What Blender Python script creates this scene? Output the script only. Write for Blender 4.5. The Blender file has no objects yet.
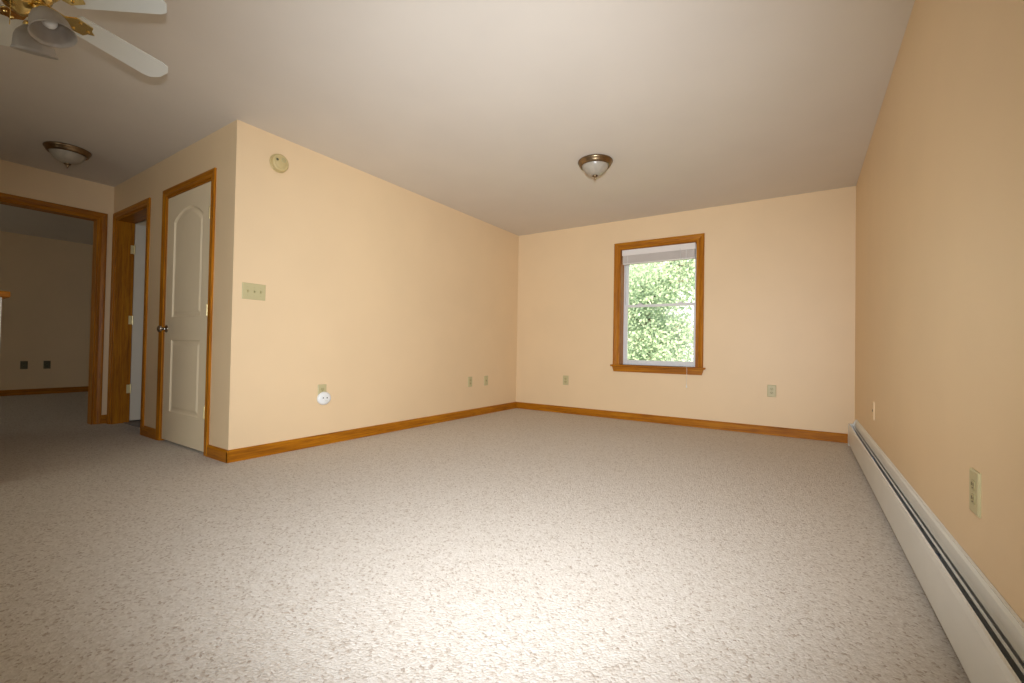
import bpy, bmesh, math, random
from mathutils import Vector, Matrix
random.seed(7)
scene = bpy.context.scene
C = scene.collection
R = math.radians
PI = math.pi

# ------------------------------------------------------------------ camera
HC = 0.842                       # lens height
YAW, PITCH, ROLL = -0.58275, 0.01528, 0.01763
FPX = 441.25
cy_, sy_ = math.cos(YAW), math.sin(YAW)
fw = Vector((sy_ * math.cos(PITCH), cy_ * math.cos(PITCH), math.sin(PITCH)))
rt = Vector((cy_, -sy_, 0))
up = rt.cross(fw)
r2 = rt * math.cos(ROLL) + up * math.sin(ROLL)
u2 = up * math.cos(ROLL) - rt * math.sin(ROLL)
cam_d = bpy.data.cameras.new('camera')
cam = bpy.data.objects.new('camera', cam_d)
C.objects.link(cam)
cam_d.sensor_fit = 'HORIZONTAL'
cam_d.sensor_width = 36.0
cam_d.lens = 36.0 * FPX / 1024.0
cam_d.clip_start = 0.02
M = Matrix.Identity(4)
for i in range(3):
    M[i][0] = r2[i]; M[i][1] = u2[i]; M[i][2] = -fw[i]
M[2][3] = HC
cam.matrix_world = M
scene.camera = cam

# ------------------------------------------------------------------ world (bright overcast day)
world = bpy.data.worlds.new('overcast_sky')
scene.world = world
world.use_nodes = True
bg = world.node_tree.nodes['Background']
bg.inputs[0].default_value = (1.0, 0.965, 0.90, 1)
bg.inputs[1].default_value = 2.3

# ------------------------------------------------------------------ sun (behind the house, shining in at the added rear windows and on the trees)
sd = bpy.data.lights.new('sun', 'SUN')
sd.energy = 16.0
sd.color = (1.0, 0.82, 0.56)
sd.angle = R(2.0)
sun = bpy.data.objects.new('sun', sd); C.objects.link(sun)
sun.rotation_euler = Vector((-0.22, 0.72, -0.68)).to_track_quat('-Z', 'Y').to_euler()

# ------------------------------------------------------------------ camera flash (hot shoe, above the lens)
fl = bpy.data.lights.new('camera_flash', 'SPOT')
fl.energy = 545.0
fl.color = (0.90, 0.97, 1.06)
fl.spot_size = R(111)
fl.spot_blend = 1.0
fl.shadow_soft_size = 0.035
flash = bpy.data.objects.new('camera_flash', fl)
C.objects.link(flash)
FM = M.copy()
fpos = Vector((0, 0, HC)) + u2 * 0.235 + fw * 0.02
for i in range(3):
    FM[i][3] = fpos[i]
flash.matrix_world = FM @ Matrix.Rotation(R(-3.5), 4, 'X')

# ------------------------------------------------------------------ exposure
vs = scene.view_settings
vs.view_transform = 'Standard'
vs.look = 'None'
vs.exposure = 0.0
vs.gamma = 1.0
vs.use_curve_mapping = False

# ------------------------------------------------------------------ room measures
H = 2.44
XL, XR, XH = -3.380, 0.4126, -5.967     # long left wall, right wall, hall end wall
YD, YB = 1.515, 5.256                   # wall with the doors, back wall
XF, YR = -9.90, -3.00                   # far room's end wall, wall behind the camera
T = 0.12

# ------------------------------------------------------------------ materials
def new_mat(name):
    m = bpy.data.materials.new(name); m.use_nodes = True
    nt = m.node_tree
    return m, nt, nt.nodes['Principled BSDF']
def N(nt, t, **kw):
    n = nt.nodes.new(t)
    for k, v in kw.items(): setattr(n, k, v)
    return n
def ramp(nt, stops, interp='LINEAR'):
    n = nt.nodes.new('ShaderNodeValToRGB'); cr = n.color_ramp; cr.interpolation = interp
    while len(cr.elements) < len(stops): cr.elements.new(0.5)
    for e, (p, c) in zip(cr.elements, stops):
        e.position = p; e.color = (c[0], c[1], c[2], 1)
    return n
def plain(name, col, rough=0.5, metal=0.0, var=0.04, scale=9.0, bump=0.0, bscale=200.0):
    m, nt, b = new_mat(name); L = nt.links.new
    tc = N(nt, 'ShaderNodeTexCoord')
    nz = N(nt, 'ShaderNodeTexNoise'); nz.inputs['Scale'].default_value = scale; nz.inputs['Detail'].default_value = 3
    L(tc.outputs['Object'], nz.inputs['Vector'])
    lo = tuple(max(0, c * (1 - var)) for c in col); hi = tuple(min(1, c * (1 + var)) for c in col)
    rp = ramp(nt, [(0.3, lo), (0.7, hi)])
    L(nz.outputs['Fac'], rp.inputs['Fac']); L(rp.outputs['Color'], b.inputs['Base Color'])
    b.inputs['Roughness'].default_value = rough; b.inputs['Metallic'].default_value = metal
    if bump:
        n2 = N(nt, 'ShaderNodeTexNoise'); n2.inputs['Scale'].default_value = bscale; n2.inputs['Detail'].default_value = 4
        L(tc.outputs['Object'], n2.inputs['Vector'])
        bp = N(nt, 'ShaderNodeBump'); bp.inputs['Strength'].default_value = bump; bp.inputs['Distance'].default_value = 0.002
        L(n2.outputs['Fac'], bp.inputs['Height']); L(bp.outputs['Normal'], b.inputs['Normal'])
    return m

def wood(name, axis):
    m, nt, b = new_mat(name); L = nt.links.new
    tc = N(nt, 'ShaderNodeTexCoord'); oi = N(nt, 'ShaderNodeObjectInfo')
    ad = N(nt, 'ShaderNodeVectorMath', operation='MULTIPLY_ADD')
    L(oi.outputs['Random'], ad.inputs[0]); ad.inputs[1].default_value = (7.3, 5.1, 9.7)
    L(tc.outputs['Object'], ad.inputs[2])
    mp = N(nt, 'ShaderNodeMapping')
    s = [34.0, 34.0, 34.0]; s[axis] = 1.6
    mp.inputs['Scale'].default_value = s
    L(ad.outputs[0], mp.inputs['Vector'])
    n1 = N(nt, 'ShaderNodeTexNoise'); n1.inputs['Scale'].default_value = 1.0; n1.inputs['Detail'].default_value = 6; n1.inputs['Roughness'].default_value = 0.62; n1.inputs['Distortion'].default_value = 0.6
    L(mp.outputs[0], n1.inputs['Vector'])
    rp = ramp(nt, [(0.28, WOOD_D), (0.5, WOOD_M), (0.72, WOOD_L)])
    L(n1.outputs['Fac'], rp.inputs['Fac'])
    mp2 = N(nt, 'ShaderNodeMapping'); s2 = [210.0] * 3; s2[axis] = 7.0
    mp2.inputs['Scale'].default_value = s2; L(ad.outputs[0], mp2.inputs['Vector'])
    n2 = N(nt, 'ShaderNodeTexNoise'); n2.inputs['Scale'].default_value = 1.0; n2.inputs['Detail'].default_value = 2
    L(mp2.outputs[0], n2.inputs['Vector'])
    pore = ramp(nt, [(0.36, (0.62, 0.55, 0.5)), (0.46, (1, 1, 1))])
    L(n2.outputs['Fac'], pore.inputs['Fac'])
    mx = N(nt, 'ShaderNodeMix', data_type='RGBA', blend_type='MULTIPLY'); mx.inputs['Factor'].default_value = 0.8
    L(rp.outputs['Color'], mx.inputs['A']); L(pore.outputs['Color'], mx.inputs['B'])
    L(mx.outputs['Result'], b.inputs['Base Color'])
    b.inputs['Roughness'].default_value = 0.42; b.inputs['Specular IOR Level'].default_value = 0.22
    bp = N(nt, 'ShaderNodeBump'); bp.inputs['Strength'].default_value = 0.12; bp.inputs['Distance'].default_value = 0.001
    L(n2.outputs['Fac'], bp.inputs['Height']); L(bp.outputs['Normal'], b.inputs['Normal'])
    return m
WOOD_D, WOOD_M, WOOD_L = (0.25, 0.080, 0.003), (0.42, 0.145, 0.004), (0.53, 0.215, 0.008)
WX, WY, WZ = wood('oak_along_x', 0), wood('oak_along_y', 1), wood('oak_along_z', 2)

def paint_mat(name, col, rough):
    """rolled wall paint: very fine orange peel, faint patchiness"""
    return plain(name, col, rough, 0, 0.018, 2.2, 0.10, 260.0)
MAT_WALL = paint_mat('peach_wall_paint', (0.81, 0.602, 0.366), 0.50)
MAT_CEIL = paint_mat('ceiling_paint', (0.715, 0.645, 0.56), 0.85)
MAT_WHITEPAINT = paint_mat('white_paint', (0.82, 0.82, 0.78), 0.5)
MAT_BATHWALL = paint_mat('bath_paint', (0.70, 0.66, 0.60), 0.6)

def carpet():
    m, nt, b = new_mat('loop_pile_carpet'); L = nt.links.new
    tc = N(nt, 'ShaderNodeTexCoord')
    # wobble so the tufts do not look like clean cells
    wob = N(nt, 'ShaderNodeTexNoise'); wob.inputs['Scale'].default_value = 70.0; wob.inputs['Detail'].default_value = 2
    L(tc.outputs['Object'], wob.inputs['Vector'])
    wa = N(nt, 'ShaderNodeVectorMath', operation='MULTIPLY_ADD'); wa.inputs[1].default_value = (0.016, 0.016, 0.0)
    L(wob.outputs['Color'], wa.inputs[0]); L(tc.outputs['Object'], wa.inputs[2])
    v = N(nt, 'ShaderNodeTexVoronoi'); v.inputs['Scale'].default_value = 140.0
    L(wa.outputs[0], v.inputs['Vector'])
    sep = N(nt, 'ShaderNodeSeparateColor'); L(v.outputs['Color'], sep.inputs[0])
    tuft = ramp(nt, [(0.0, (0.44, 0.36, 0.29)), (0.07, (0.49, 0.415, 0.34)), (0.16, (0.60, 0.53, 0.452)), (0.6, (0.645, 0.58, 0.502)), (1.0, (0.695, 0.635, 0.562))])
    L(sep.outputs[0], tuft.inputs['Fac'])
    n1 = N(nt, 'ShaderNodeTexNoise'); n1.inputs['Scale'].default_value = 46.0; n1.inputs['Detail'].default_value = 5; n1.inputs['Roughness'].default_value = 0.75
    L(tc.outputs['Object'], n1.inputs['Vector'])
    r1 = ramp(nt, [(0.30, (0.80, 0.77, 0.74)), (0.46, (0.975, 0.97, 0.965)), (0.75, (1.0, 1.0, 1.0))])
    L(n1.outputs['Fac'], r1.inputs['Fac'])
    mx = N(nt, 'ShaderNodeMix', data_type='RGBA', blend_type='MULTIPLY'); mx.inputs['Factor'].default_value = 0.8
    L(tuft.outputs['Color'], mx.inputs['A']); L(r1.outputs['Color'], mx.inputs['B'])
    L(mx.outputs['Result'], b.inputs['Base Color'])
    b.inputs['Roughness'].default_value = 0.95
    b.inputs['Specular IOR Level'].default_value = 0.1
    sub = N(nt, 'ShaderNodeMath', operation='SUBTRACT'); L(n1.outputs['Fac'], sub.inputs[0]); L(v.outputs['Distance'], sub.inputs[1])
    bp = N(nt, 'ShaderNodeBump'); bp.inputs['Strength'].default_value = 0.55; bp.inputs['Distance'].default_value = 0.005
    L(sub.outputs[0], bp.inputs['Height']); L(bp.outputs['Normal'], b.inputs['Normal'])
    return m
MAT_CARPET = carpet()
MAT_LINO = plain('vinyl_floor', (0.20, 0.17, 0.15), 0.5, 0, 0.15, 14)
MAT_DOOR = plain('door_paint', (0.84, 0.69, 0.47), 0.45, 0, 0.015, 5, 0.05, 300)  # off-white door; warm hall light is put into its colour
MAT_BATHDOOR = plain('bath_door_paint', (0.74, 0.64, 0.50), 0.45, 0, 0.015, 5)  # warm light put into the open door's colour as well
MAT_IVORY = plain('ivory_plastic', (0.54, 0.47, 0.255), 0.40, 0, 0.02)
MAT_IVORY_D = plain('ivory_plastic_toggle', (0.47, 0.40, 0.20), 0.40, 0, 0.02)
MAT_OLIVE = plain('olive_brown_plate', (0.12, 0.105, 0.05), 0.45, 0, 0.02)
MAT_DARK = plain('dark_slot', (0.02, 0.018, 0.015), 0.6)
MAT_WHITE = plain('white_plastic', (0.82, 0.82, 0.80), 0.35, 0, 0.02)
MAT_VINYL = plain('white_window_vinyl', (0.80, 0.79, 0.78), 0.40, 0, 0.02)
MAT_BLIND = plain('white_blind_aluminium', (0.80, 0.75, 0.71), 0.45, 0, 0.02)
MAT_SLAT = plain('slat_aluminium', (0.66, 0.60, 0.55), 0.45, 0, 0.02)
MAT_BRASS = plain('polished_brass', (0.80, 0.60, 0.24), 0.16, 1.0, 0.05)
MAT_HINGE = plain('satin_brass_hinge', (0.80, 0.66, 0.34), 0.38, 0.55, 0.05)
MAT_STEEL = plain('nickel_knob', (0.42, 0.37, 0.32), 0.18, 1.0, 0.05)
MAT_BRONZE = plain('brushed_bronze', (0.25, 0.175, 0.10), 0.30, 1.0, 0.12, 20)
MAT_HEATER = plain('heater_enamel', (0.74, 0.73, 0.68), 0.36, 0, 0.03, 4)
MAT_FIN = plain('aluminium_fin', (0.45, 0.47, 0.52), 0.35, 1.0, 0.1)
MAT_FANWHITE = plain('fan_blade_white', (0.76, 0.77, 0.72), 0.35, 0, 0.015)
MAT_ALARM = plain('aged_alarm_plastic', (0.58, 0.45, 0.21), 0.45, 0, 0.03)
MAT_BARK = plain('bark', (0.16, 0.12, 0.085), 0.9, 0, 0.3, 6, 0.6, 12)
MAT_LAWN = plain('lawn', (0.20, 0.32, 0.09), 0.95, 0, 0.3, 0.8)

def frosted(name, col, trans):
    m, nt, b = new_mat(name); L = nt.links.new
    tc = N(nt, 'ShaderNodeTexCoord')
    nz = N(nt, 'ShaderNodeTexNoise'); nz.inputs['Scale'].default_value = 11.0; nz.inputs['Detail'].default_value = 4; nz.inputs['Distortion'].default_value = 1.6
    L(tc.outputs['Object'], nz.inputs['Vector'])
    rp = ramp(nt, [(0.35, tuple(c * 0.86 for c in col)), (0.65, col)]); L(nz.outputs['Fac'], rp.inputs['Fac'])
    L(rp.outputs['Color'], b.inputs['Base Color'])
    b.inputs['Roughness'].default_value = 0.28
    tr = N(nt, 'ShaderNodeBsdfTranslucent'); L(rp.outputs['Color'], tr.inputs['Color'])
    mx = N(nt, 'ShaderNodeMixShader'); mx.inputs['Fac'].default_value = trans
    L(b.outputs[0], mx.inputs[1]); L(tr.outputs[0], mx.inputs[2])
    L(mx.outputs[0], nt.nodes['Material Output'].inputs['Surface'])
    return m
MAT_ALAB = frosted('alabaster_glass', (0.56, 0.49, 0.39), 0.25)
MAT_FROST = frosted('frosted_shade_glass', (0.58, 0.53, 0.47), 0.35)

def glass():
    m, nt, b = new_mat('window_glass'); L = nt.links.new
    nt.nodes.remove(b)
    t = N(nt, 'ShaderNodeBsdfTransparent'); t.inputs['Color'].default_value = (0.96, 0.985, 0.97, 1)
    g = N(nt, 'ShaderNodeBsdfGlossy'); g.inputs['Roughness'].default_value = 0.02
    fr = N(nt, 'ShaderNodeFresnel'); fr.inputs['IOR'].default_value = 1.45
    mx = N(nt, 'ShaderNodeMixShader'); L(fr.outputs[0], mx.inputs[0]); L(t.outputs[0], mx.inputs[1]); L(g.outputs[0], mx.inputs[2])
    L(mx.outputs[0], nt.nodes['Material Output'].inputs['Surface'])
    return m
MAT_GLASS = glass()

def leaf_mat(name, a, bcol):
    m, nt, b = new_mat(name); L = nt.links.new
    tc = N(nt, 'ShaderNodeTexCoord')
    nz = N(nt, 'ShaderNodeTexNoise'); nz.inputs['Scale'].default_value = 1.4; nz.inputs['Detail'].default_value = 5
    L(tc.outputs['Object'], nz.inputs['Vector'])
    rp = ramp(nt, [(0.3, a), (0.7, bcol)]); L(nz.outputs['Fac'], rp.inputs['Fac'])
    L(rp.outputs['Color'], b.inputs['Base Color']); b.inputs['Roughness'].default_value = 0.55
    tr = N(nt, 'ShaderNodeBsdfTranslucent'); L(rp.outputs['Color'], tr.inputs['Color'])
    mx = N(nt, 'ShaderNodeMixShader'); mx.inputs['Fac'].default_value = 0.45
    L(b.outputs[0], mx.inputs[1]); L(tr.outputs[0], mx.inputs[2])
    L(mx.outputs[0], nt.nodes['Material Output'].inputs['Surface'])
    return m

# ------------------------------------------------------------------ helpers
def link(name, me, mat, parent=None, loc=(0, 0, 0), rot=(0, 0, 0), smooth=False):
    if mat is not None and len(me.materials) == 0: me.materials.append(mat)
    if smooth:
        me.polygons.foreach_set('use_smooth', [True] * len(me.polygons))
    o = bpy.data.objects.new(name, me); C.objects.link(o)
    o.parent = parent; o.location = loc; o.rotation_euler = rot
    return o
def to_mesh(bm, name):
    bmesh.ops.recalc_face_normals(bm, faces=bm.faces)
    me = bpy.data.meshes.new(name); bm.to_mesh(me); bm.free(); return me
def add_box(bm, lo, hi, bevel=0.0, seg=2):
    lo, hi = Vector(lo), Vector(hi)
    r = bmesh.ops.create_cube(bm, size=1.0)
    vsl = r['verts']; c = (lo + hi) / 2; s = hi - lo
    for v in vsl: v.co = Vector((v.co.x * s.x, v.co.y * s.y, v.co.z * s.z)) + c
    if bevel:
        es = list({e for v in vsl for e in v.link_edges})
        bmesh.ops.bevel(bm, geom=es, offset=bevel, segments=seg, profile=0.5, affect='EDGES')
def box(name, lo, hi, mat, parent=None, bevel=0.0, seg=2):
    lo, hi = Vector(lo), Vector(hi); c = (lo + hi) / 2
    bm = bmesh.new(); add_box(bm, lo - c, hi - c, bevel, seg)
    return link(name, to_mesh(bm, name), mat, parent, c)
def boxes(name, lst, mat, parent=None, bevel=0.0):
    bm = bmesh.new()
    for lo, hi in lst: add_box(bm, lo, hi, bevel)
    return link(name, to_mesh(bm, name), mat, parent)
def lathe_bm(prof, n=40, bm=None, mtx=None):
    """prof: list of (r, z); revolve about z"""
    bm = bm or bmesh.new(); rings = []
    for r, z in prof:
        if r < 1e-5: rings.append([bm.verts.new((0, 0, z))])
        else: rings.append([bm.verts.new((r * math.cos(2 * PI * k / n), r * math.sin(2 * PI * k / n), z)) for k in range(n)])
    for a, b in zip(rings, rings[1:]):
        for k in range(n):
            k2 = (k + 1) % n
            if len(a) == 1 and len(b) == 1: continue
            if len(a) == 1: bm.faces.new((a[0], b[k], b[k2]))
            elif len(b) == 1: bm.faces.new((a[k], b[0], a[k2]))
            else: bm.faces.new((a[k], b[k], b[k2], a[k2]))
    if mtx is not None:
        for ring in rings:
            for v in ring: v.co = mtx @ v.co
    return bm
def lathe(name, prof, mat, parent=None, loc=(0, 0, 0), rot=(0, 0, 0), n=40):
    return link(name, to_mesh(lathe_bm(prof, n), name), mat, parent, loc, rot, True)
def tube_bm(path, radii, n=10, bm=None):
    bm = bm or bmesh.new(); rings = []
    pts = [Vector(p) for p in path]
    for i, p in enumerate(pts):
        d = (pts[min(i + 1, len(pts) - 1)] - pts[max(i - 1, 0)]).normalized()
        a = d.orthogonal().normalized() if i == 0 else (a - d * a.dot(d)).normalized()
        b = d.cross(a); r = radii[i] if isinstance(radii, (list, tuple)) else radii
        rings.append([bm.verts.new(p + a * r * math.cos(2 * PI * k / n) + b * r * math.sin(2 * PI * k / n)) for k in range(n)])
    for a_, b_ in zip(rings, rings[1:]):
        for k in range(n): bm.faces.new((a_[k], a_[(k + 1) % n], b_[(k + 1) % n], b_[k]))
    bm.faces.new(rings[0][::-1]); bm.faces.new(rings[-1])
    return bm
def tube(name, path, radii, mat, parent=None, n=10):
    return link(name, to_mesh(tube_bm(path, radii, n), name), mat, parent, smooth=True)
def prism_bm(poly, ax, a, b, bm=None):
    """extrude a 2D polygon along axis ax from a to b; poly gives the other two coordinates in order"""
    bm = bm or bmesh.new()
    def mk(p, t):
        q = list(p); q.insert(ax, t); return bm.verts.new(q)
    A = [mk(p, a) for p in poly]; B = [mk(p, b) for p in poly]
    n = len(poly)
    bm.faces.new(A); bm.faces.new(B[::-1])
    for k in range(n): bm.faces.new((A[k], A[(k + 1) % n], B[(k + 1) % n], B[k]))
    return bm
def prism(name, poly, ax, a, b, mat, parent=None):
    return link(name, to_mesh(prism_bm(poly, ax, a, b), name), mat, parent)
def empty(name, loc, rz=0.0):
    o = bpy.data.objects.new(name, None); C.objects.link(o); o.location = loc; o.rotation_euler = (0, 0, rz)
    o.empty_display_size = 0.1
    return o
def tag(o, label, cat, group=None):
    o['label'] = label; o['category'] = cat
    if group: o['group'] = group
    return o
def struct(o, label, cat):
    o['kind'] = 'structure'; o['label'] = label; o['category'] = cat
    return o

def wall_bm(ax, t0, t1, a0, a1, z0, z1, holes):
    """solid wall slab; ax = axis of its thickness (0 or 1), runs along the other one; holes = (a0, a1, z0, z1)"""
    bm = bmesh.new()
    xs = sorted({a0, a1} | {h[0] for h in holes} | {h[1] for h in holes})
    zs = sorted({z0, z1} | {h[2] for h in holes} | {h[3] for h in holes})
    def solid(i, j):
        if i < 0 or j < 0 or i >= len(xs) - 1 or j >= len(zs) - 1: return False
        cx, cz = (xs[i] + xs[i + 1]) / 2, (zs[j] + zs[j + 1]) / 2
        return not any(h[0] < cx < h[1] and h[2] < cz < h[3] for h in holes)
    def P(t, a, z): return (t, a, z) if ax == 0 else (a, t, z)
    cache = {}
    def V(t, a, z):
        k = (t, a, z)
        if k not in cache: cache[k] = bm.verts.new(P(t, a, z))
        return cache[k]
    for i in range(len(xs) - 1):
        for j in range(len(zs) - 1):
            if not solid(i, j): continue
            a, b, c, d = xs[i], xs[i + 1], zs[j], zs[j + 1]
            bm.faces.new((V(t0, a, c), V(t0, b, c), V(t0, b, d), V(t0, a, d)))
            bm.faces.new((V(t1, a, c), V(t1, a, d), V(t1, b, d), V(t1, b, c)))
            if not solid(i - 1, j): bm.faces.new((V(t0, a, c), V(t0, a, d), V(t1, a, d), V(t1, a, c)))
            if not solid(i + 1, j): bm.faces.new((V(t0, b, c), V(t1, b, c), V(t1, b, d), V(t0, b, d)))
            if not solid(i, j - 1): bm.faces.new((V(t0, a, c), V(t1, a, c), V(t1, b, c), V(t0, b, c)))
            if not solid(i, j + 1): bm.faces.new((V(t0, a, d), V(t0, b, d), V(t1, b, d), V(t1, a, d)))
    return bm
def wall(name, label, ax, t0, t1, a0, a1, holes=(), mat=None, z0=0.0, z1=H):
    o = link(name, to_mesh(wall_bm(ax, t0, t1, a0, a1, z0, z1, holes), name), mat or MAT_WALL)
    return struct(o, label, 'wall')

# ------------------------------------------------------------------ the setting
fl_ = box('floor', (XF - T, YR - T, -0.12), (XR + T, YB + T, 0.0), MAT_CARPET)
struct(fl_, 'beige flecked loop-pile carpet covering the whole room', 'carpet')
fl_.data.materials[0] = MAT_CARPET
ce = box('ceiling', (XF - T, YR - T, H), (XR + T, YB + T, H + 0.12), MAT_CEIL)
struct(ce, 'plain off-white flat ceiling', 'ceiling')

WX0, WX1, WZ0, WZ1 = -1.885, -0.995, 0.665, 2.085          # window opening in the back wall
wall('wall_back', 'peach painted end wall holding the only window', 1, YB, YB + 0.20, XF - T, XR + T, [(WX0, WX1, WZ0, WZ1)])
wall('wall_right', 'peach painted wall running close beside the camera above the baseboard heater', 0, XR, XR + T, YR, YB)
wall('wall_left', 'long peach wall with switch plate and round alarm', 0, XL - T, XL, YD + T, YB)
D1 = (-4.590, -3.735, 0.0, 2.097)                          # closet door opening
D2 = (-5.866, -5.014, 0.0, 2.095)                          # second door opening
wall('wall_doors', 'peach wall with the closet door and the door standing open', 1, YD, YD + T, XH, XL, [D1, D2])
OP = (0.36, 1.410, 0.0, 2.087)                             # cased opening to the far room
wall('wall_hall', 'hall end wall with the wide cased opening', 0, XH - T, XH, YR, YB, [OP])
wall('wall_far', 'dim end wall of the room beyond the cased opening', 0, XF - T, XF, YR, YB)
RW = [(-3.55, -1.55, 0.06, 2.10), (-1.15, 0.15, 0.75, 2.10), (-9.3, -6.8, 0.60, 2.05)]  # openings of the added, unseen daylight windows
wall('wall_rear', 'peach wall behind the camera with added daylight windows', 1, YR - T, YR, XF - T, XR + T, RW)
wall('wall_bath', 'pale partition inside the room behind the open door', 0, -4.90, -4.80, YD + T, 4.1, [], MAT_BATHWALL)
wall('wall_bath_end', 'pale end wall of the room behind the open door', 1, 4.0, 4.1, XH, -4.90, [], MAT_BATHWALL)
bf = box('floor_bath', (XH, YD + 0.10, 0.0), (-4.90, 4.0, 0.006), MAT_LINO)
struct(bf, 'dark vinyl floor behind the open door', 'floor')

# ---- baseboards: profile with an eased top, extruded along the wall
BH, BT = 0.088, 0.014
def baseboard(name, label, ax, face, sgn, a, b, mat):
    """ax: axis of the wall's thickness; face: wall plane; sgn: side the room is on"""
    prof = [(0, 0.0), (sgn * BT, 0.0), (sgn * BT, BH - 0.016), (sgn * BT * 0.72, BH - 0.006), (sgn * BT * 0.4, BH), (0, BH)]
    c = (a + b) / 2; L_ = abs(b - a)
    if ax == 0:   # runs along y
        o = prism(name, [(p[0], p[1]) for p in prof], 1, -L_ / 2, L_ / 2, mat); o.location = (face, c, 0)
    else:
        o = prism(name, [(p[0], p[1]) for p in prof], 0, -L_ / 2, L_ / 2, mat)
        o.location = (c, face, 0)
    return struct(o, label, 'baseboard')
baseboard('baseboard_left', 'oak baseboard along the long left wall', 0, XL, 1, YD - BT, YB, WY)
baseboard('baseboard_back', 'oak baseboard under the window wall', 1, YB, -1, XL + BT, XR - 0.052, WX)
baseboard('baseboard_corner', 'short oak baseboard between closet door and wall corner', 1, YD, -1, -3.676, XL + BT, WX)
baseboard('baseboard_doors', 'short oak baseboard between the two doors', 1, YD, -1, -4.955, -4.649, WX)
baseboard('baseboard_far', 'dark oak baseboard in the room beyond the opening', 0, XF, 1, YR, YB, WY)
baseboard('baseboard_hall', 'oak baseboard sliver beside the cased opening', 0, XH, 1, 1.469, YD, WY)
baseboard('baseboard_bath', 'oak baseboard behind the open door', 0, XH, 1, YD + T, 4.0, WY)

# ---- door casings, jambs
CW = 0.079
CPROF = [(0.0, 0.0), (0.0, -0.009), (0.006, -0.0115), (0.020, -0.0115), (0.026, -0.0095), (0.040, -0.012), (0.058, -0.0155), (0.072, -0.016), (0.079, -0.012), (0.079, 0.0)]
def skin_two(name, A, B, mat, parent):
    bm = bmesh.new(); va = [bm.verts.new(p) for p in A]; vb = [bm.verts.new(p) for p in B]; n = len(A)
    bm.faces.new(va); bm.faces.new(vb[::-1])
    for k in range(n): bm.faces.new((va[k], va[(k + 1) % n], vb[(k + 1) % n], vb[k]))
    return link(name, to_mesh(bm, name), mat, parent)
def casing_set(root, x0, x1, h, flip=1, cw=0.062):
    """moulded casing round an opening x0..x1, 0..h, mitred at the top corners; room side on -y (flip = 1)"""
    r = 0.004; k_ = cw / CW; prof = [(p[0] * k_, p[1]) for p in CPROF]
    for sx, xe in ((-1, x0 + r), (1, x1 - r)):
        skin_two('casing_side', [(xe + sx * p[0], flip * p[1], 0) for p in prof], [(xe + sx * p[0], flip * p[1], h - r + p[0]) for p in prof], WZ, root)
    skin_two('casing_head', [(x0 + r - p[0] + 0.0006, flip * p[1], h - r + p[0]) for p in prof], [(x1 - r + p[0] - 0.0006, flip * p[1], h - r + p[0]) for p in prof], WX, root)
JT = 0.018
def jambs(root, w, h, depth=T):
    box('jamb', (0, 0, 0), (JT, depth, h - JT), WZ, root, 0.001)
    box('jamb', (w - JT, 0, 0), (w, depth, h - JT), WZ, root, 0.001)
    box('jamb_head', (0, 0, h - JT), (w, depth, h), WX, root, 0.001)

# ---- two-panel moulded door leaf
def arch_outline(x0, x1, z0, zs, rise, i, n=14):
    """closed outline inset by i; z at the spring line zs, parabolic arch above"""
    pts = [(x0 + i, z0 + i), (x1 - i, z0 + i)]
    xc, hw = (x0 + x1) / 2, (x1 - x0) / 2 - i
    for k in range(n + 1):
        u = 1 - 2 * k / n
        pts.append((xc + u * hw, zs - i + rise * (1 - u * u) if rise else zs - i))
    return pts
def door_leaf(root, x0, x1, z0, z1, y0, th, mat, face=-1, name='door_slab'):
    """moulded leaf in the xz plane, moulded face on side `face` of y0"""
    w = x1 - x0; sx = w / 0.80
    pans = [(x0 + 0.135 * sx, x1 - 0.135 * sx, z0 + 1.035, z0 + 1.838, 0.092), (x0 + 0.135 * sx, x1 - 0.135 * sx, z0 + 0.245, z0 + 0.845, 0.0)]
    bm = bmesh.new()
    def V(x, d, z): return bm.verts.new((x, y0 - face * d, z))
    def quad(a, b, c, d): bm.faces.new([V(p[0], 0, p[1]) for p in (a, b, c, d)])
    pa, pb = pans
    X0, X1 = pa[0], pa[1]
    quad((x0, z0), (X0, z0), (X0, z1), (x0, z1)); quad((X1, z0), (x1, z0), (x1, z1), (X1, z1))
    quad((X0, z0), (X1, z0), (X1, pb[2]), (X0, pb[2])); quad((X0, pb[3]), (X1, pb[3]), (X1, pa[2]), (X0, pa[2]))
    ao = arch_outline(*pa, 0.0)[2:]
    for p, q in zip(ao, ao[1:]): quad(q, p, (p[0], z1), (q[0], z1))
    # sides and back
    B = [(x0, z0), (x1, z0), (x1, z1), (x0, z1)]
    bm.faces.new([V(p[0], th, p[1]) for p in B])
    for k in range(4):
        p, q = B[k], B[(k + 1) % 4]
        bm.faces.new((V(p[0], 0, p[1]), V(q[0], 0, q[1]), V(q[0], th, q[1]), V(p[0], th, p[1])))
    bmesh.ops.remove_doubles(bm, verts=bm.verts, dist=1e-5)
    slab = link(name, to_mesh(bm, name), mat, root)
    for pn in pans:
        bm = bmesh.new(); rings = []
        for i, d in ((0.0, 0.0), (0.006, 0.006), (0.014, 0.010), (0.026, 0.010), (0.044, 0.004), (0.052, 0.0035)):
            rings.append([bm.verts.new((p[0], y0 - face * d, p[1])) for p in arch_outline(*pn, i)])
        for a, b in zip(rings, rings[1:]):
            for k in range(len(a)): bm.faces.new((a[k], a[(k + 1) % len(a)], b[(k + 1) % len(a)], b[k]))
        bm.faces.new(rings[-1])
        link('door_panel', to_mesh(bm, 'door_panel'), mat, slab)
    return slab
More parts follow.
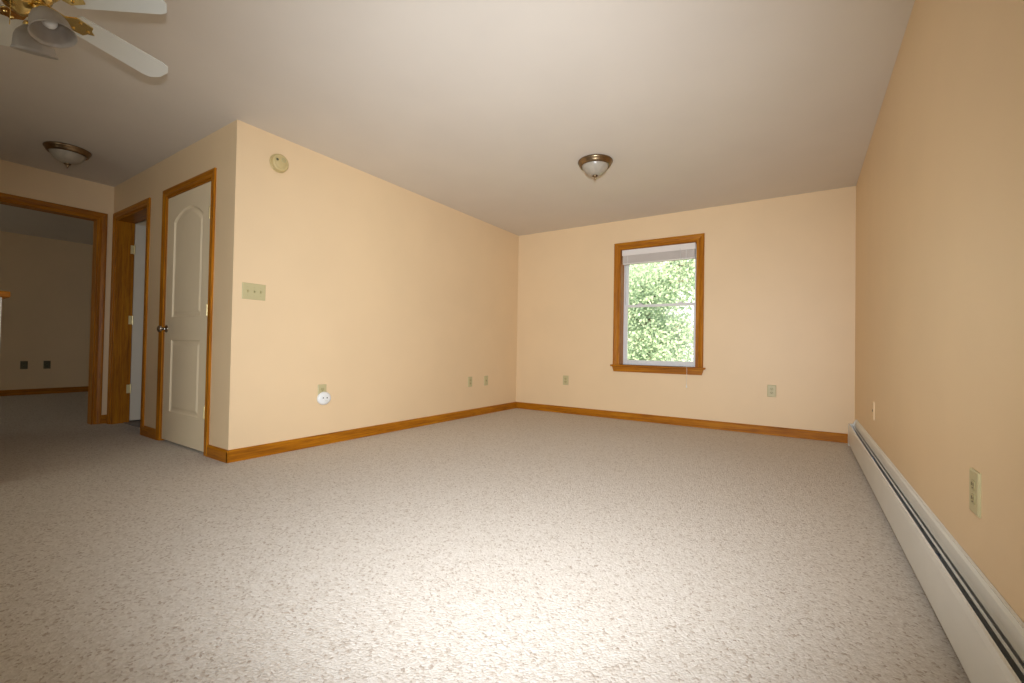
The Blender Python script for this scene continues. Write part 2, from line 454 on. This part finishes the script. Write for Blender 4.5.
def knob(parent, x, y, z, sgn=-1, mat=None):
    prof = [(0.0, 0.0), (0.031, 0.0), (0.032, 0.004), (0.028, 0.008), (0.012, 0.011), (0.010, 0.028), (0.016, 0.033), (0.0255, 0.040), (0.028, 0.050), (0.0255, 0.059), (0.016, 0.064), (0.0, 0.0655)]
    return lathe('door_knob', prof, mat or MAT_STEEL, parent, (x, y, z), (R(90) if sgn < 0 else R(-90), 0, 0), 28)
def hinge(parent, x, y, z):
    bm = bmesh.new()
    add_box(bm, (-0.017, -0.002, -0.044), (0.017, 0.002, 0.044), 0.001)
    lathe_bm([(0, -0.047), (0.006, -0.047), (0.0065, -0.043), (0.0065, 0.043), (0.006, 0.047), (0.003, 0.052), (0, 0.053)], 12, bm, Matrix.Translation((0, -0.005, 0)))
    return link('hinge', to_mesh(bm, 'hinge'), MAT_HINGE, parent, (x, y, z))

# door 1: closet door, closed
w1 = D1[1] - D1[0]
d1 = empty('door_1', (D1[0], YD, 0))
struct(d1, 'closed off-white closet door with arched upper panel and oak casing', 'door')
casing_set(d1, 0, w1, D1[3]); jambs(d1, w1, D1[3])
s1 = door_leaf(d1, JT + 0.003, w1 - JT - 0.003, 0.018, D1[3] - JT - 0.003, 0.004, 0.035, MAT_DOOR)
knob(s1, 0.062, 0.004, 0.955)
for z in (1.83, 1.09, 0.315): hinge(s1, w1 - JT - 0.006, 0.0, z)
# door 2: standing open at a right angle, hinged on the far jamb
w2 = D2[1] - D2[0]
d2 = empty('door_2', (D2[0], YD, 0))
struct(d2, 'white door standing open in an oak-cased doorway', 'door')
casing_set(d2, 0, w2, D2[3]); jambs(d2, w2, D2[3], T + 0.025)
leaf = empty('door_leaf', (JT + 0.004, T + 0.028, 0)); leaf.parent = d2
leaf.rotation_euler = (0, 0, R(88))
s2 = door_leaf(leaf, 0.0, w2 - 2 * JT - 0.006, 0.020, D2[3] - JT - 0.004, 0.0, 0.035, MAT_BATHDOOR)
for z in (1.80, 1.065, 0.35):
    hm = bmesh.new()
    add_box(hm, (-0.034, -0.002, -0.044), (-0.003, 0.0, 0.044), 0.0008)
    add_box(hm, (-0.002, -0.003, -0.044), (0.0, 0.034, 0.044), 0.0008)
    lathe_bm([(0, -0.047), (0.006, -0.047), (0.0065, 0.047), (0.003, 0.052), (0, 0.053)], 12, hm, Matrix.Translation((-0.002, -0.006, 0)))
    link('hinge', to_mesh(hm, 'hinge'), MAT_HINGE, leaf, (0, 0, z))
# cased opening to the far room
wo = OP[1] - OP[0]
tr = empty('trim_1', (XH, OP[0], 0), R(90))
struct(tr, 'wide oak cased opening to the dim room beyond', 'doorway')
casing_set(tr, 0, wo, OP[3]); jambs(tr, wo, OP[3])
# casing on the inner side of that wall too
# ---- half wall (stair guard) at the left edge
hw = empty('half_wall', (-3.96, 0.506, 0))
struct(hw, 'white half wall with oak cap at the left picture edge', 'half wall')
box('half_wall_core', (-0.06, -2.2, 0), (0.06, 0.0, 1.086), MAT_WHITEPAINT, hw)
box('cap', (-0.09, -2.23, 1.086), (0.09, 0.030, 1.122), WY, hw, 0.007, 3)
box('baseboard', (0.06, -2.2, 0), (0.074, 0.0, BH), WY, hw, 0.003)
box('baseboard', (-0.06, 0.0, 0), (0.074, 0.014, BH), WX, hw, 0.003)

# ------------------------------------------------------------------ window_1
win = empty('window_1', ((WX0 + WX1) / 2, YB, WZ0))
struct(win, 'double-hung white window in an orange oak frame', 'window')
ww, wh = WX1 - WX0, WZ1 - WZ0; hwid = ww / 2
casing_set(win, -hwid, hwid, wh, 1, 0.079)
# stool (with horns) and apron with returned ends
box('window_stool', (-hwid - 0.100, -0.040, -0.022), (hwid + 0.100, 0.0, 0.0), WX, win, 0.006, 3)
box('window_stool_tongue', (-hwid, 0.0, -0.022), (hwid, 0.125, 0.0), WX, win)
prism('apron', [(-hwid - 0.082, -0.022), (-hwid - 0.062, -0.085), (hwid + 0.062, -0.085), (hwid + 0.082, -0.022)], 1, -0.017, 0.0, WX, win)
box('jamb', (-hwid, 0, 0), (-hwid + 0.010, 0.118, wh), WZ, win); box('jamb', (hwid - 0.010, 0, 0), (hwid, 0.118, wh), WZ, win)
box('jamb_head', (-hwid + 0.010, 0, wh - 0.010), (hwid - 0.010, 0.118, wh), WX, win)
# vinyl frame
fx = hwid
boxes('window_frame', [((-fx, 0.118, 0), (-fx + 0.024, 0.190, wh)), ((fx - 0.024, 0.118, 0), (fx, 0.190, wh)),
                       ((-fx + 0.024, 0.118, wh - 0.030), (fx - 0.024, 0.190, wh)), ((-fx + 0.024, 0.118, 0), (fx - 0.024, 0.190, 0.022))], MAT_VINYL, win, 0.002)
def sash(name, x0, x1, z0, z1, y0, y1, st, parent, bot):
    s = boxes(name, [((x0, y0, z0), (x0 + st, y1, z1)), ((x1 - st, y0, z0), (x1, y1, z1)),
                     ((x0 + st, y0, z1 - st), (x1 - st, y1, z1)), ((x0 + st, y0, z0), (x1 - st, y1, z0 + bot))], MAT_VINYL, parent, 0.002)
    ym = (y0 + y1) / 2
    box('window_pane', (x0 + st - 0.004, ym - 0.002, z0 + bot - 0.004), (x1 - st + 0.004, ym + 0.002, z1 - st + 0.004), MAT_GLASS, s)
    return s
zm = 1.392 - WZ0
su = sash('upper_sash', -fx + 0.024, fx - 0.024, zm - 0.016, wh - 0.030, 0.156, 0.182, 0.030, win, 0.030)
sl = sash('lower_sash', -fx + 0.024, fx - 0.024, 0.022, zm + 0.014, 0.126, 0.154, 0.032, win, 0.036)
for x in (-0.24, 0.24):
    bm = bmesh.new(); add_box(bm, (-0.028, -0.002, 0), (0.028, 0.022, 0.010), 0.003); add_box(bm, (-0.006, -0.010, 0.010), (0.022, 0.012, 0.018), 0.003)
    link('sash_lock', to_mesh(bm, 'sash_lock'), MAT_VINYL, sl, (x, 0.130, zm + 0.014))

# unseen rear and far-room windows, added and sized to let in daylight; glass, portals
for k, (a, b, c, d) in enumerate(RW):
    wv = empty('window_%d' % (k + 2), ((a + b) / 2, YR, c))
    struct(wv, ['wide glass door added unseen behind the camera for daylight', 'narrower window added unseen behind the camera for daylight', 'window added unseen to brighten the room beyond the opening'][k], 'window')
    h_ = (b - a) / 2; g_ = d - c
    boxes('window_frame', [((-h_, -0.09, 0), (-h_ + 0.05, -0.03, g_)), ((h_ - 0.05, -0.09, 0), (h_, -0.03, g_)),
                           ((-h_ + 0.05, -0.09, 0), (h_ - 0.05, -0.03, 0.05)), ((-h_ + 0.05, -0.09, g_ - 0.05), (h_ - 0.05, -0.03, g_)),
                           ((-h_ + 0.05, -0.09, g_ / 2 - 0.02), (h_ - 0.05, -0.03, g_ / 2 + 0.02))], MAT_VINYL, wv, 0.002)
    box('window_pane', (-h_ + 0.05, -0.062, 0.05), (h_ - 0.05, -0.058, g_ / 2 - 0.02), MAT_GLASS, wv)
    box('window_pane', (-h_ + 0.05, -0.062, g_ / 2 + 0.02), (h_ - 0.05, -0.058, g_ - 0.05), MAT_GLASS, wv)
    casing_set(wv, -h_, h_, g_, -1)
    box('window_stool', (-h_ - 0.1, -0.03, -0.022), (h_ + 0.1, 0.045, 0.0), WX, wv, 0.005)
def portal(name, loc, sx, sy, rot):
    l = bpy.data.lights.new(name, 'AREA'); l.shape = 'RECTANGLE'; l.size = sx; l.size_y = sy
    l.cycles.is_portal = True
    o = bpy.data.objects.new(name, l); C.objects.link(o); o.location = loc; o.rotation_euler = rot
for (a, b, c, d) in RW:
    portal('daylight_portal', ((a + b) / 2, YR - T - 0.01, (c + d) / 2), b - a, d - c, (R(-90) + PI, 0, 0))
portal('daylight_portal', ((WX0 + WX1) / 2, YB + 0.21, (WZ0 + WZ1) / 2), ww, wh, (R(-90), 0, 0))

# ------------------------------------------------------------------ venetian blind, pulled up
bl = empty('venetian_blind', ((WX0 + WX1) / 2, YB + 0.034, WZ1 - 0.014))
tag(bl, 'white venetian blind pulled up to the top of the window', 'blind')
bw = hwid - 0.020
box('valance', (-bw, -0.033, -0.072), (bw, -0.026, -0.001), MAT_BLIND, bl, 0.002)
box('headrail', (-bw + 0.004, -0.026, -0.040), (bw - 0.004, 0.022, -0.002), MAT_BLIND, bl, 0.002)
ns = 24
sm = None
for k in range(ns):
    if sm is None:
        bm = bmesh.new(); prof = []
        for q in range(7):
            u = q / 6 * 2 - 1; prof.append((u * 0.024, 0.0028 * (1 - u * u)))
        prof += [(p[0], p[1] - 0.0034) for p in prof[::-1]]
        sm = to_mesh(prism_bm(prof, 0, -bw + 0.008, bw - 0.008), 'slat'); sm.materials.append(MAT_SLAT)
    o = link('slat', sm, None, bl, (0, -0.002, -0.060 - k * 0.0042))
zb = -0.060 - ns * 0.0042
box('bottom_rail', (-bw + 0.008, -0.026, zb - 0.017), (bw - 0.008, 0.022, zb - 0.001), MAT_BLIND, bl, 0.003)
for x in (-bw + 0.07, bw - 0.10):
    box('ladder_cord', (x - 0.002, -0.0275, zb - 0.015), (x + 0.002, -0.0262, -0.045), MAT_WHITE, bl)
tube('pull_cord', [(bw - 0.07, -0.038, -0.06), (bw - 0.068, -0.046, -0.7), (bw - 0.066, -0.088, -1.38), (bw - 0.066, -0.089, -1.60)], 0.0016, MAT_WHITE, bl, 6)
lathe('cord_tassel', [(0, 0), (0.003, 0), (0.007, -0.03), (0.006, -0.036), (0, -0.036)], MAT_WHITE, bl, (bw - 0.066, -0.089, -1.60), n=12)
tube('tilt_wand', [(bw - 0.16, -0.036, -0.05), (bw - 0.165, -0.036, -0.62), (bw - 0.17, -0.036, -1.20)], 0.0025, MAT_WHITE, bl, 6)

# ------------------------------------------------------------------ baseboard heater
HY0, HY1 = -1.8, 5.06
ht = empty('baseboard_heater', (XR, (HY0 + HY1) / 2, 0))
tag(ht, 'long cream metal baseboard heater along the right wall', 'heater')
hl = (HY1 - HY0) / 2
def strip(name, pts, th, a, b, mat):
    """sheet metal strip: open polyline in (x, z) thickened, extruded along y"""
    P = [Vector((p[0], p[1])) for p in pts]; off = []
    for i, p in enumerate(P):
        d = (P[min(i + 1, len(P) - 1)] - P[max(i - 1, 0)]).normalized(); off.append(p + Vector((-d.y, d.x)) * th)
    poly = [(p.x, p.y) for p in P] + [(p.x, p.y) for p in off[::-1]]
    return prism(name, poly, 1, a, b, mat, ht)
strip('back_plate', [(-0.004, 0.02), (-0.004, 0.245), (-0.006, 0.252), (-0.0005, 0.254)], 0.0015, -hl, hl, MAT_HEATER)
strip('top_flange', [(-0.005, 0.250), (-0.012, 0.240), (-0.018, 0.214), (-0.0215, 0.202)], 0.0015, -hl, hl, MAT_HEATER)
strip('damper', [(-0.0275, 0.199), (-0.0315, 0.205), (-0.0355, 0.200)], 0.0015, -hl, hl, MAT_HEATER)
strip('front_panel', [(-0.050, 0.030), (-0.0575, 0.032), (-0.0612, 0.042), (-0.0625, 0.130), (-0.0615, 0.190), (-0.058, 0.207), (-0.0545, 0.209), (-0.0535, 0.204)], 0.0015, -hl, hl, MAT_HEATER)
# end cap
prism('end_cap', [(-0.0635, 0.014), (-0.0642, 0.075), (-0.064, 0.196), (-0.058, 0.2105), (-0.03, 0.212), (-0.012, 0.246), (-0.001, 0.256), (-0.001, 0.014)], 1, hl - 0.035, hl + 0.003, MAT_HEATER, ht)
tb = tube('heating_pipe', [(-0.030, -hl, 0.11), (-0.030, hl - 0.05, 0.11)], 0.011, MAT_BRONZE, ht, 10)
bm = bmesh.new()
y = -hl + 0.1
while y < hl - 0.08:
    add_box(bm, (-0.052, y, 0.075), (-0.010, y + 0.0012, 0.135)); y += 0.018
fn = link('fin', to_mesh(bm, 'fin'), MAT_FIN, ht); fn['kind'] = 'stuff'
for y in (-2.9, -1.2, 0.5, 2.2):
    box('bracket', (-0.050, y, 0.03), (-0.004, y + 0.02, 0.150), MAT_FIN, ht)

# ------------------------------------------------------------------ wall plates (local: x right, z up, wall at y=0, room on -y)
def place(o, side, a, z):
    if side == 'back': o.location = (a, YB, z)
    elif side == 'left': o.location = (XL, a, z); o.rotation_euler = (0, 0, R(90))
    elif side == 'right': o.location = (XR, a, z); o.rotation_euler = (0, 0, R(-90))
    elif side == 'far': o.location = (XF, a, z); o.rotation_euler = (0, 0, R(90))
def plate_mesh(w, h):
    bm = bmesh.new(); t = 0.0065
    lo = [(-w / 2, -h / 2), (w / 2, -h / 2), (w / 2, h / 2), (-w / 2, h / 2)]
    i = 0.004
    A = [bm.verts.new((p[0], 0, p[1])) for p in lo]
    Bv = [bm.verts.new((p[0], -t * 0.55, p[1])) for p in lo]
    Cv = [bm.verts.new((p[0] - math.copysign(i, p[0]), -t, p[1] - math.copysign(i, p[1]))) for p in lo]
    bm.faces.new(Cv)
    bm.faces.new(A[::-1])
    for a_, b_ in ((A, Bv), (Bv, Cv)):
        for k in range(4): bm.faces.new((a_[k], a_[(k + 1) % 4], b_[(k + 1) % 4], b_[k]))
    return to_mesh(bm, 'cover_plate')
def recep_mesh():
    bm = bmesh.new(); pts = []
    for k in range(28):
        a = 2 * PI * k / 28; x, z = 0.0172 * math.cos(a), 0.0172 * math.sin(a)
        pts.append((x, max(-0.0135, min(0.0135, z))))
    prism_bm(pts, 1, -0.0085, -0.004, bm)
    return to_mesh(bm, 'receptacle')
ME_PLATE, ME_REC = plate_mesh(0.078, 0.122), recep_mesh()
ME_PLATE.materials.append(MAT_IVORY); ME_REC.materials.append(MAT_IVORY_D)
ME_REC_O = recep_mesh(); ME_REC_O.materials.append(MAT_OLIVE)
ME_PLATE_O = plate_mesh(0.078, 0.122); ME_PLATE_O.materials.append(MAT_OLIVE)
def slots_mesh():
    bm = bmesh.new()
    add_box(bm, (-0.0075, -0.0092, -0.002), (-0.0052, -0.0084, 0.0075)); add_box(bm, (0.0052, -0.0092, -0.001), (0.0075, -0.0084, 0.0065))
    add_box(bm, (-0.0022, -0.0092, -0.0095), (0.0022, -0.0084, -0.0055))
    return to_mesh(bm, 'slots')
ME_SLOT = slots_mesh(); ME_SLOT.materials.append(MAT_DARK)
bmS = lathe_bm([(0, 0.0015), (0.0025, 0.001), (0.003, 0)], 10); ME_SCREW = to_mesh(bmS, 'screw'); ME_SCREW.materials.append(MAT_IVORY_D)
def outlet(side, a, z, label, olive=False):
    o = empty('wall_outlet', (0, 0, 0)); place(o, side, a, z)
    tag(o, label, 'outlet', 'wall outlets')
    link('cover_plate', ME_PLATE_O if olive else ME_PLATE, None, o)
    for dz in (-0.0195, 0.0195):
        r_ = link('receptacle', ME_REC_O if olive else ME_REC, None, o, (0, 0, dz)); link('slots', ME_SLOT, None, r_)
    link('screw', ME_SCREW, None, o, (0, -0.0065, 0), (R(90), 0, 0))
    return o
outlet('back', -2.605, 0.433, 'ivory wall outlet under the window wall, nearest the far left corner')
outlet('back', -0.263, 0.451, 'ivory wall outlet right of the window')
outlet('left', 2.232, 0.448, 'ivory outlet on the long wall with a round white plug-in below')
outlet('left', 4.215, 0.425, 'ivory outlet, left one of the pair near the far left corner')
outlet('right', 1.772, 0.458, 'ivory outlet above the heater, nearest the camera')
outlet('far', 1.530, 0.455, 'dark outlet in the far dim room, left of its pair', True)
outlet('far', 1.775, 0.455, 'dark outlet in the far dim room, right of its pair', True)
def jack(side, a, z, label, mesh=None):
    o = empty('jack_plate', (0, 0, 0)); place(o, side, a, z); tag(o, label, 'wall plate', 'jack plates')
    link('cover_plate', mesh or ME_PLATE, None, o)
    lathe('jack', [(0.0, -0.004), (0.0045, -0.004), (0.005, 0.001), (0.0075, 0.002), (0.008, 0.0), ], MAT_DARK, o, (0, -0.0065, 0.0), (R(90), 0, 0), 16)
    for dz in (-0.045, 0.045): link('screw', ME_SCREW, None, o, (0, -0.0065, dz), (R(90), 0, 0))
    return o
jack('left', 4.540, 0.423, 'ivory jack plate, right one of the pair near the far left corner')
ME_PLATE_P = plate_mesh(0.078, 0.122); ME_PLATE_P.materials.append(MAT_WALL)
jack('right', 3.93, 0.455, 'wall-coloured jack plate with dark socket on the right wall near the far corner', ME_PLATE_P)
# triple switch
sw = empty('light_switch', (0, 0, 0)); place(sw, 'left', 1.660, 1.225); tag(sw, 'ivory three-gang light switch plate on the long wall', 'switch')
pm = plate_mesh(0.166, 0.118); link('cover_plate', pm, MAT_IVORY, sw)
for k, dx in enumerate((-0.046, 0, 0.046)):
    box('toggle_slot', (dx - 0.0055, -0.0072, -0.0125), (dx + 0.0055, -0.006, 0.0125), MAT_IVORY_D, sw)
    tg = box('toggle', (dx - 0.0045, -0.020, -0.005), (dx + 0.0045, -0.006, 0.005), MAT_IVORY_D, sw, 0.0015)
    tg.rotation_euler = (R(28 if k != 1 else -28), 0, 0)
    for dz in (-0.03, 0.03): link('screw', ME_SCREW, None, sw, (dx, -0.0065, dz), (R(90), 0, 0))
# round white plug-in on the lower receptacle
pl = empty('plug_in_device', (0, 0, 0)); place(pl, 'left', 2.238, 0.394); pl.scale = (1.15, 1.0, 1.0); tag(pl, 'round white plug-in device in the lower outlet socket', 'plug-in')
lathe('body', [(0, 0.0), (0.044, 0.0), (0.052, 0.004), (0.055, 0.012), (0.053, 0.022), (0.044, 0.030), (0.030, 0.0335), (0, 0.0345)], MAT_WHITE, pl, (0, -0.0092, 0), (R(90), 0, 0), 36)
for dx, dz in ((-0.017, 0.006), (0.014, 0.004)):
    lathe('vent_hole', [(0, 0.0005), (0.005, 0.0005), (0.0055, -0.002)], MAT_DARK, pl, (dx, -0.0435, dz), (R(90), 0, 0), 12)
tube('grille', [(-0.004, -0.0435, -0.020), (0.012, -0.0425, -0.022), (0.026, -0.0405, -0.018)], 0.0016, MAT_IVORY, pl, 6)
# round alarm high on the wall
al = empty('smoke_alarm', (0, 0, 0)); place(al, 'left', 1.816, 2.231); tag(al, 'round yellowed smoke alarm high on the long wall', 'smoke alarm')
lathe('base', [(0, 0), (0.074, 0.0), (0.075, 0.004), (0.074, 0.012), (0.066, 0.013)], MAT_ALARM, al, (0, 0, 0), (R(90), 0, 0), 40)
lathe('cover', [(0.066, 0.012), (0.070, 0.016), (0.069, 0.032), (0.064, 0.040), (0.052, 0.044), (0.048, 0.041), (0.044, 0.044), (0.020, 0.0465), (0, 0.047)], MAT_ALARM, al, (0, 0, 0), (R(90), 0, 0), 40)
lathe('test_button', [(0, 0.004), (0.008, 0.004), (0.010, 0.002), (0.010, 0)], MAT_OLIVE, al, (-0.034, -0.0445, 0.014), (R(90), 0, 0), 16)
lathe('sounder_ring', [(0.010, 0.0), (0.012, 0.0025), (0.018, 0.0025), (0.020, 0.0)], MAT_IVORY_D, al, (0.018, -0.0455, 0.022), (R(90), 0, 0), 20)

al.scale = (0.92, 1.0, 0.95)

# ------------------------------------------------------------------ ceiling dome lights (switched off)
def dome(loc, label, sc=0.915):
    o = empty('ceiling_light', (loc[0], loc[1], H)); tag(o, label, 'ceiling light', 'dome ceiling lights')
    S = lambda pr: [(r * sc, z) for r, z in pr]
    lathe('metal_ring', S([(0, 0), (0.150, 0.0), (0.158, -0.004), (0.160, -0.012), (0.155, -0.020), (0.150, -0.024), (0.146, -0.034), (0.138, -0.046), (0.130, -0.050), (0.124, -0.046), (0.122, -0.040)]), MAT_BRONZE, o, n=48)
    lathe('glass_bowl', S([(0.123, -0.040), (0.120, -0.052), (0.110, -0.070), (0.093, -0.092), (0.070, -0.110), (0.044, -0.121), (0.018, -0.125), (0, -0.1255)]), MAT_ALAB, o, n=48)
    lathe('finial', S([(0, -0.123), (0.024, -0.123), (0.027, -0.129), (0.018, -0.135), (0.009, -0.140), (0.011, -0.146), (0.007, -0.153), (0.004, -0.161), (0, -0.163)]), MAT_BRONZE, o, n=20)
    return o
dome((-1.478, 3.475), 'bronze-rimmed dome ceiling light over the carpet near the window')
dome((-5.13, 1.00), 'bronze-rimmed dome ceiling light in the dark hall corner')

# ------------------------------------------------------------------ ceiling fan
FX, FY, FZ = -2.56, 0.355, 2.20
fan = empty('ceiling_fan', (FX, FY, H)); tag(fan, 'white-bladed brass ceiling fan with frosted glass light shades', 'ceiling fan')
dz0 = FZ - H
lathe('canopy', [(0, 0), (0.070, 0), (0.072, -0.012), (0.060, -0.045), (0.022, -0.060), (0.013, -0.062), (0.013, -0.10), (0, -0.10)], MAT_BRASS, fan)
lathe('motor_housing', [(0, dz0 + 0.145), (0.050, dz0 + 0.145), (0.095, dz0 + 0.125), (0.112, dz0 + 0.095), (0.112, dz0 + 0.050), (0.098, dz0 + 0.030), (0.070, dz0 + 0.018), (0, dz0 + 0.014)], MAT_BRASS, fan)
lathe('flywheel', [(0, dz0 + 0.016), (0.085, dz0 + 0.016), (0.085, dz0 + 0.002), (0.060, dz0 - 0.006), (0, dz0 - 0.008)], MAT_BRASS, fan)
lathe('switch_housing', [(0, dz0 - 0.006), (0.052, dz0 - 0.006), (0.056, dz0 - 0.014), (0.056, dz0 - 0.052), (0.046, dz0 - 0.066), (0.030, dz0 - 0.075), (0.012, dz0 - 0.086), (0, dz0 - 0.090)], MAT_BRASS, fan)
FR, A0, PITCHB = 0.535, 107.0, 13.0
bm = bmesh.new()
r0, hw0, hw1 = 0.165, 0.056, 0.068
outl = [(r0, -hw0), (FR - 0.05, -hw1), (FR - 0.022, -hw1 * 0.90), (FR - 0.004, -hw1 * 0.52), (FR, -hw1 * 0.40), (FR, hw1 * 0.40), (FR - 0.004, hw1 * 0.52), (FR - 0.022, hw1 * 0.90), (FR - 0.05, hw1), (r0, hw0), (r0 - 0.008, hw0 * 0.7), (r0 - 0.008, -hw0 * 0.7)]
blade_me = to_mesh(prism_bm(outl, 2, -0.003, 0.003), 'blade'); blade_me.materials.append(MAT_FANWHITE)
bm = bmesh.new()
prism_bm([(0.075, -0.016), (0.13, -0.011), (0.155, -0.040), (0.215, -0.034), (0.222, -0.012), (0.240, 0.0), (0.222, 0.012), (0.215, 0.034), (0.155, 0.040), (0.13, 0.011), (0.075, 0.016)], 2, -0.0085, -0.0035, bm)
for q in ((0.175, -0.024), (0.175, 0.024), (0.215, 0.0)):
    lathe_bm([(0, -0.013), (0.005, -0.0125), (0.006, -0.0085)], 10, bm, Matrix.Translation((q[0], q[1], 0)))
arm_me = to_mesh(bm, 'blade_bracket'); arm_me.materials.append(MAT_BRASS)
for k in range(5):
    a = R(A0 - 72 * k)
    b = link('blade', blade_me, None, fan, (0, 0, dz0), (R(-PITCHB), 0, a))
    b.rotation_mode = 'XYZ'
    link('blade_bracket', arm_me, None, b)
# light kit: three arms with bell-shaped frosted shades
shade_me = None
for k in range(3):
    a = R(33 + 120 * k)
    dirv = Vector((math.cos(a), math.sin(a), 0))
    base = Vector((0, 0, dz0 - 0.045))
    p = [base + dirv * 0.045, base + dirv * 0.066 + Vector((0, 0, 0.006)), base + dirv * 0.084 + Vector((0, 0, -0.002)), base + dirv * 0.094 + Vector((0, 0, -0.018))]
    am = tube('light_arm', p, 0.008, MAT_BRASS, fan, 10)
    tip = p[-1]; tilt = R(20)
    rot = Matrix.Rotation(a, 4, 'Z') @ Matrix.Rotation(-tilt, 4, 'Y')
    e = rot.to_euler()
    lathe('socket_cup', [(0, 0.006), (0.020, 0.004), (0.026, -0.006), (0.026, -0.024), (0.022, -0.026)], MAT_BRASS, fan, tip, e, 20)
    lathe('glass_shade', [(0.0235, -0.0086), (0.0302, -0.0172), (0.0470, -0.0344), (0.0571, -0.0550), (0.0613, -0.0774), (0.0647, -0.0963), (0.0706, -0.1101), (0.0680, -0.1101), (0.0622, -0.0963), (0.0588, -0.0774), (0.0546, -0.0568), (0.0445, -0.0370), (0.0235, -0.0189)], MAT_FROST, fan, tip, e, 32)
    lathe('bulb', [(0, -0.080), (0.013, -0.077), (0.022, -0.066), (0.024, -0.054), (0.018, -0.038), (0.012, -0.024), (0, -0.02)], MAT_WHITE, fan, tip, e, 16)
tube('pull_chain', [(0.03, -0.03, dz0 - 0.06), (0.032, -0.032, dz0 - 0.16)], 0.0014, MAT_BRASS, fan, 6)

# ------------------------------------------------------------------ outdoors: lawn and trees seen through the window
lw = box('ground', (-40, YB + 0.4, -3.3), (30, 60, -3.0), MAT_LAWN); struct(lw, 'lawn outside below the window', 'lawn')
LEAF = [leaf_mat('leaf_fresh', (0.37, 0.49, 0.36), (0.49, 0.59, 0.49)), leaf_mat('leaf_pale', (0.42, 0.52, 0.43), (0.53, 0.62, 0.54)), leaf_mat('leaf_deep', (0.34, 0.46, 0.34), (0.45, 0.55, 0.45))]  # greens washed out: overexposure and flare are put into the leaf colour
def tree(x, y, h, rad, mat, label, nleaf, rng):
    o = empty('tree', (x, y, -3.0)); tag(o, label, 'tree', 'trees outside the window')
    path = [Vector((0, 0, -0.1))]; 
    for k in range(1, 7): path.append(Vector((rng.uniform(-0.12, 0.12) * k * 0.5, rng.uniform(-0.12, 0.12) * k * 0.5, h * 0.85 * k / 6)))
    tube('trunk', path, [0.17 * (1 - 0.14 * k) for k in range(7)], MAT_BARK, o, 9)
    bmb = bmesh.new(); ends = []
    for k in range(34):
        t = rng.uniform(0.22, 0.98); i = min(int(t * 6), 5); st = path[i].lerp(path[i + 1], t * 6 - i)
        a = rng.uniform(0, 2 * PI); ln = rad * (0.55 + 0.55 * math.sin(PI * min(1, t * 0.9 + 0.05))) * rng.uniform(0.7, 1.05)
        e = st + Vector((math.cos(a) * ln, math.sin(a) * ln, rng.uniform(0.1, 0.6) * ln))
        m_ = st.lerp(e, 0.5) + Vector((0, 0, 0.08 * ln))
        tube_bm([st, m_, e], [0.04, 0.024, 0.008], 6, bmb)
        for s in range(14): ends.append(st.lerp(e, rng.uniform(0.35, 1.05)) + Vector((rng.gauss(0, .25), rng.gauss(0, .25), rng.gauss(0, .22))))
    link('branches', to_mesh(bmb, 'branches'), MAT_BARK, o, smooth=True)
    vs_, fs_ = [], []
    for k in range(nleaf):
        c = rng.choice(ends) + Vector((rng.gauss(0, .26), rng.gauss(0, .26), rng.gauss(0, .22)))
        n = Vector((rng.gauss(0, 1), rng.gauss(0, 1), rng.gauss(0.5, 1))).normalized()
        u = n.orthogonal().normalized(); u = Matrix.Rotation(rng.uniform(0, 6.28), 3, n) @ u; v = n.cross(u)
        L_ = rng.uniform(0.035, 0.065); W_ = L_ * 0.55; i0 = len(vs_)
        vs_ += [c - u * L_, c + v * W_ + n * 0.008, c + u * L_, c - v * W_ + n * 0.008]; fs_.append((i0, i0 + 1, i0 + 2, i0 + 3))
    me = bpy.data.meshes.new('foliage'); me.from_pydata([tuple(q) for q in vs_], [], fs_)
    f_ = link('foliage', me, mat, o); f_['kind'] = 'stuff'
rng = random.Random(3)
spots = [(-3.3, 12.0, 7.4, 1.25, 0, 'nearest leafy tree filling the middle of the window view'),
         (1.6, 12.4, 7.0, 1.2, 1, 'pale green tree standing right of the nearest tree outside'),
         (-8.2, 12.4, 7.6, 1.2, 2, 'deeper green tree standing left of the nearest tree outside'),
         (-5.4, 17.6, 8.8, 1.3, 1, 'pale tall tree in the row behind the nearest tree outside'),
         (-10.4, 17.8, 9.0, 1.3, 0, 'tall tree far left in the row behind'),
         (-0.4, 17.4, 8.6, 1.3, 2, 'deep green tree far right in the row behind'),
         (-7.9, 23.0, 10.4, 1.5, 0, 'leftmost tree of the farthest row outside'),
         (-2.7, 23.2, 10.6, 1.5, 1, 'middle tree of the farthest row outside'),
         (2.6, 23.0, 10.2, 1.5, 2, 'rightmost tree of the farthest row outside')]
for (x, y, h, rad, mi, lab) in spots: tree(x, y, h, rad, LEAF[mi], lab, 26000, rng)
